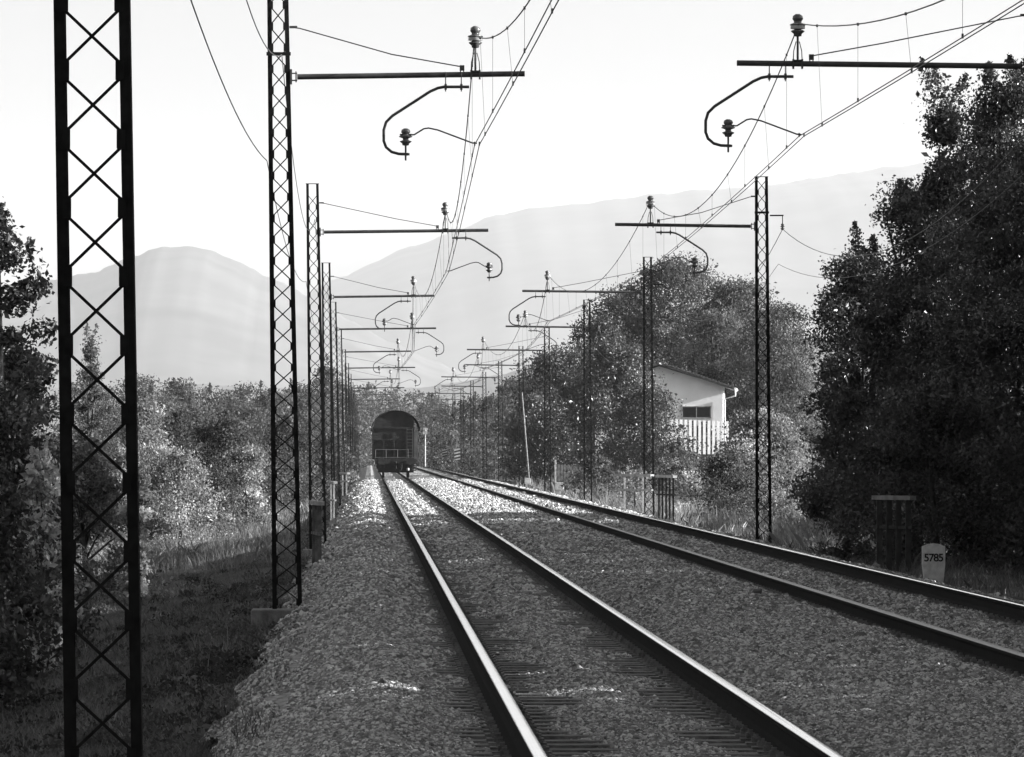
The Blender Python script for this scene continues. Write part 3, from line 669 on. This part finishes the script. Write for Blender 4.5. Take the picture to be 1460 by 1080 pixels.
for px, top, w, Y, mt, lb, sh in [
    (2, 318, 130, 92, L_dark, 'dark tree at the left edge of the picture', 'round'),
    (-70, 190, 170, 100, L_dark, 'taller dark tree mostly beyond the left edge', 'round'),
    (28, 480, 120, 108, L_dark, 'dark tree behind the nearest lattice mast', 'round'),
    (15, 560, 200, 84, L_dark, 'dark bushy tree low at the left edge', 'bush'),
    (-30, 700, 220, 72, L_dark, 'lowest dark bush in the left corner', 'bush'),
    (60, 655, 80, 80, L_pale, 'pale leaved bush low between the dark left trees, sunlight put into its leaf colour', 'bush'),  # pale leaf colour stands in for sunlit leaves; the bush itself is shaded
    (196, 650, 46, 112, L_pale, 'narrow pale leaved bush just right of the nearest mast, sunlight put into its leaf colour', 'bush'),  # pale colour again painted in place of sun on the leaves
    (120, 640, 170, 120, L_light, 'leafy bush low behind the nearest lattice mast', 'bush'),  # lighter leaf colour makes up for the missing sun here
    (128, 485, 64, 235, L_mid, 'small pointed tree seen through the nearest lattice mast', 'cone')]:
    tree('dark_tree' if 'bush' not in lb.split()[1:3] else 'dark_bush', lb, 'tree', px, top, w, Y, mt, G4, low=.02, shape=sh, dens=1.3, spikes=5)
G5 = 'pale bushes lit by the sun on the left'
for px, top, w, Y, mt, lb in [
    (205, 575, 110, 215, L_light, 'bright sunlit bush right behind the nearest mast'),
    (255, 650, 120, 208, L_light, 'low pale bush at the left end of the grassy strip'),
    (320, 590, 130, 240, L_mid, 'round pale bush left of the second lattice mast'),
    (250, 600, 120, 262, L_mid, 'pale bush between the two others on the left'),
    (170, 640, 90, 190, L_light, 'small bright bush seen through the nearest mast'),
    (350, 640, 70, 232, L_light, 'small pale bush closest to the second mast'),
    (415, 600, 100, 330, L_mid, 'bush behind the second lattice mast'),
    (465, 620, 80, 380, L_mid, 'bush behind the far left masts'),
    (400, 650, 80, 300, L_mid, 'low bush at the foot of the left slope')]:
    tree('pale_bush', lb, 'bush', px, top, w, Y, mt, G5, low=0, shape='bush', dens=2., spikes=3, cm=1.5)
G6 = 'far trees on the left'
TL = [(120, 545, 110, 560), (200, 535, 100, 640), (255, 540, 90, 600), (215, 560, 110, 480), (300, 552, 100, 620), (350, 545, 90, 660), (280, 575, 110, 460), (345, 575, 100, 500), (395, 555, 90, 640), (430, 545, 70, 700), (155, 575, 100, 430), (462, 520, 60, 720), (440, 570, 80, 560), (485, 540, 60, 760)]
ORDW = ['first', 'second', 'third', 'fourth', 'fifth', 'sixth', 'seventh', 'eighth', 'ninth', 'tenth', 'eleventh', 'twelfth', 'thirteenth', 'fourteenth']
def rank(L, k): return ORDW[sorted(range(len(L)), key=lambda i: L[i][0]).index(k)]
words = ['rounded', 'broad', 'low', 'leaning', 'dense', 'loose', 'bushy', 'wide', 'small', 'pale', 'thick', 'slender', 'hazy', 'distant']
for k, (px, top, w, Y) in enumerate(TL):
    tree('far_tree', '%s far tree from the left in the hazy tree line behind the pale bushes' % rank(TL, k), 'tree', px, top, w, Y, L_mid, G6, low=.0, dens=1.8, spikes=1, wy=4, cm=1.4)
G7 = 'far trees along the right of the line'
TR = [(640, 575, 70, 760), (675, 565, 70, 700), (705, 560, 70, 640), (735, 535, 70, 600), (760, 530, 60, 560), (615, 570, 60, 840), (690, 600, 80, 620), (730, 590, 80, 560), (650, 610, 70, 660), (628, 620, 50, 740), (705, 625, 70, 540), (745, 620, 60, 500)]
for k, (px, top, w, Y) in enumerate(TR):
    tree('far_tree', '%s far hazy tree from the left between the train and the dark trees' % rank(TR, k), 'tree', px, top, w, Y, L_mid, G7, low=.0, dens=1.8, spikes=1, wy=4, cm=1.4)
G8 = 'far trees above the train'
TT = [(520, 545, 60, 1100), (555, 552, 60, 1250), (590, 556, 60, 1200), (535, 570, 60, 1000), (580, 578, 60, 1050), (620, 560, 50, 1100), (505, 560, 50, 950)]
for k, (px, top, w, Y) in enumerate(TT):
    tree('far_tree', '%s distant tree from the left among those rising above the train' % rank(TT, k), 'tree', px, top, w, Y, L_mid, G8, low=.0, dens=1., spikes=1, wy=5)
# undergrowth added to block low sun along the trackside row
def shade_hedge():
    n = 260000; y = rng.uniform(5, 182, n); x = rng.uniform(14.2, 18, n); hm = 5.6+1.0*np.sin(y*.5)+.6*np.sin(y*1.3+1)
    z = -.9+hm*rng.uniform(0, 1, n)**.8
    k = np.ones(n, bool)
    for g, wd in ((34.3, .5), (107.5, .9), (148, .8), (163, 1.2)): k &= ~((np.abs(y-g) < wd) & (z > 1.2))  # gaps placed so thin sun bands reach the tracks
    k &= ~((y < 120) & (CX+x*F/y < 1475))
    C = np.stack([x, y, z], 1)[k]; m_ = len(C)
    tag(leaves(C, .17, np.exp(rng.normal(0, .35, m_)), L_dark, 'shade_hedge', None), 'dark leafy hedge added behind the big trees on the right to block low sun', 'shade_hedge', kind='stuff')
shade_hedge()
# far wood behind everything, reads as one mass
def far_wood():
    C = []; T = []
    for k in range(260):
        Y = rng.uniform(900, 2300); px = rng.uniform(-300, 1750); x = (px-CX)*Y/F
        if abs(x-3.5) < 9: continue
        h = rng.uniform(6, 10); w = rng.uniform(3.5, 6); n = 420; z0 = -2.5
        u = rng.normal(size=(n, 3)); u /= np.linalg.norm(u, axis=1)[:, None]; r = rng.uniform(.3, 1, n)**.5
        C.append(np.array([x, Y, z0+h*.5])+u*r[:, None]*np.array([w, w, h*.52])); T.append(np.full(n, math.exp(rng.normal(0, .2))))
    tag(leaves(np.concatenate(C), 1.0, np.concatenate(T), L_mid, 'far_wood', None), 'far wood in haze behind the tree lines', 'wood', kind='stuff')
far_wood()
# grass
def blades(n, xr, yr, hmean, mat_, name, label, cond=None, width=.0042, bend=.5, zoff=0, patch=0.):
    x = rng.uniform(xr[0], xr[1], n); u = rng.uniform(0, 1, n)
    y = 1/(1/yr[0]+(1/yr[1]-1/yr[0])*u)
    px = CX+x*F/y; k = (px > -200) & (px < 1650)
    if cond is not None: k &= cond(x, y)
    if patch: k &= (np.sin(x*1.7+y*.31)+np.sin(y*.53-x*2.3)+rng.normal(0, .5, n)) > patch
    x = x[k]; y = y[k]; n = len(x); z = gz(x, y)+zoff
    lean = rng.normal(0, bend, (n, 2)); h = hmean*np.exp(rng.normal(0, .4, n))*(1+.5*np.sin(x*2.2+y*.23)*np.sin(y*.41)); h = np.minimum(np.abs(h), hmean*1.7)
    w = (width*np.maximum(1, y/160.)*rng.uniform(.6, 1.5, n)); a = rng.uniform(0, 3.14, n)
    B = np.stack([x, y, z-.02], 1); dx = np.stack([np.cos(a)*w, np.sin(a)*w, 0*w], 1)
    mid = B+np.stack([lean[:, 0]*h*.3, lean[:, 1]*h*.3, h*.6], 1); tip = B+np.stack([lean[:, 0]*h*.9, lean[:, 1]*h*.9, h], 1)
    V = np.stack([B-dx, B+dx, mid+dx*.7, tip, mid-dx*.7], 1).reshape(-1, 3); Q = np.arange(5*n).reshape(-1, 5)
    tone = np.exp(rng.normal(0, .35, n))*(1+.35*np.sin(x*.8+y*.11)*np.sin(y*.17+1))
    tag(np_mesh(name, V, Q, mat_, None, tone=tone), label, 'grass', kind='stuff')
blades(270000, (-14, -.95), (40, 330), .09, L_grass, 'slope_grass', 'short dark grass on the slope left of the ballast', cond=lambda x, y: x < -1.0+.2*np.sin(y*.6))
blades(9000, (-12, -1.6), (60, 330), .26, L_grass, 'tall_grass', 'taller tufts of grass scattered down the left slope', patch=.8)
blades(22000, (8.0, 14), (100, 420), .20, L_grass, 'verge_grass', 'rough grass along the right verge')
blades(26000, (8.5, 11.8), (136, 178), .36, L_pale, 'pale_weeds', 'pale dry weeds around the foot of the right lattice mast', patch=-.2)
blades(9000, (8.6, 13), (185, 420), .5, L_dry, 'verge_weeds', 'pale weeds along the sunlit right verge', patch=.2)
blades(26000, (-9, -2), (150, 330), .30, L_dry, 'slope_weeds', 'pale weeds in the sun on the left slope', patch=-.4)
blades(2600, (-.9, -.2), (33, 60), .07, L_grass, 'shoulder_weeds', 'low weeds creeping onto the left ballast shoulder', zoff=.25, patch=.9)
def weeds():
    nc = 900; u = rng.uniform(0, 1, nc); y = 1/(1/48+(1/200-1/48)*u); x = -1.1-rng.uniform(0, 1, nc)**1.3*9
    n = 90; rr = rng.uniform(.06, .32, nc)
    d = rng.normal(size=(nc, n, 3)); d /= np.linalg.norm(d, axis=2)[..., None]; d *= rng.uniform(.2, 1, (nc, n, 1))**.5; d[..., 2] = np.abs(d[..., 2])*.7
    C = (np.stack([x, y, gz(x, y)], 1)[:, None, :]+d*rr[:, None, None]).reshape(-1, 3)
    tone = np.repeat(np.exp(rng.normal(-.1, .5, nc)), n)*np.exp(rng.normal(0, .25, nc*n))
    tag(leaves(C, .045, tone, L_mid, 'low_weeds', None), 'low leafy weeds scattered through the grass on the left slope', 'weeds', kind='stuff')
weeds()
# ---------------------------------------------------------------- hills
def hill(prof, Y, depth, name):
    pxs = np.linspace(prof[0][0], prof[-1][0], 260); pys = np.interp(pxs, [p[0] for p in prof], [p[1] for p in prof])
    nz = sum(np.sin(pxs*f+ph)*a for f, ph, a in ((.11, 1, 1.3), (.31, 2, .7), (.8, .5, .5), (1.7, 3, .35)))
    x = (pxs-CX)*Y/F; zr = H+(HY-pys)*Y/F+nz*Y/F*.8; rows = 15; V = []
    for r in range(rows):
        t = r/(rows-1)*2-1     # -1 front foot, 0 ridge, 1 back foot
        f = np.cos(t*math.pi/2)**1.15 if abs(t) < 1 else 0
        rough = .05*zr*np.sin(x*.006+r*1.7)*abs(t)*(1-abs(t))*4*.3
        V.append(np.stack([x*(1+.0*t), np.full_like(x, Y+t*depth), -8+(zr+8)*f+rough], 1))
    V = np.concatenate(V); nx = len(x); i, j = np.meshgrid(np.arange(nx-1), np.arange(rows-1)); b = (j*nx+i).ravel()
    tag(np_mesh(name, V, np.stack([b, b+1, b+nx+1, b+nx], 1), M_hill, smooth=True), kind='structure')
hill([(-700, 470), (-300, 440), (60, 402), (110, 396), (150, 388), (190, 371), (230, 356), (270, 352), (310, 360), (350, 379), (385, 396), (430, 417), (480, 445), (540, 480), (620, 515), (720, 560), (900, 620)], 12500, 2400, 'dome_hill')
hill([(300, 560), (400, 450), (470, 400), (500, 391), (560, 361), (640, 334), (700, 309), (760, 297), (830, 292), (900, 283), (1000, 272), (1080, 268), (1150, 256), (1270, 238), (1500, 215), (1900, 240), (2600, 330)], 17000, 3500, 'ridge_hill')
hill([(-400, 560), (100, 552), (300, 548), (430, 556), (520, 560), (640, 548), (780, 520), (900, 500), (1200, 480), (1800, 500)], 8500, 1300, 'low_hill')
# ---------------------------------------------------------------- haze
def haze():
    m = MB(); x0, x1, y0, y1, z0, z1 = -15000, 15000, -300, 22000, -9.5, 860
    m.box(((x0+x1)/2, (y0+y1)/2, (z0+z1)/2), (x1-x0, y1-y0, z1-z0))
    mt = bpy.data.materials.new('thin_haze'); mt.use_nodes = True; t = mt.node_tree
    for n in list(t.nodes): t.nodes.remove(n)
    out = t.nodes.new('ShaderNodeOutputMaterial'); v = t.nodes.new('ShaderNodeVolumePrincipled')
    v.inputs['Color'].default_value = (.98, .98, .98, 1); v.inputs['Density'].default_value = HAZE; v.inputs['Anisotropy'].default_value = .2
    t.links.new(v.outputs[0], out.inputs['Volume'])
    tag(m.build('haze', mt, None), 'thin pale haze over the valley', 'haze', kind='stuff')
haze()
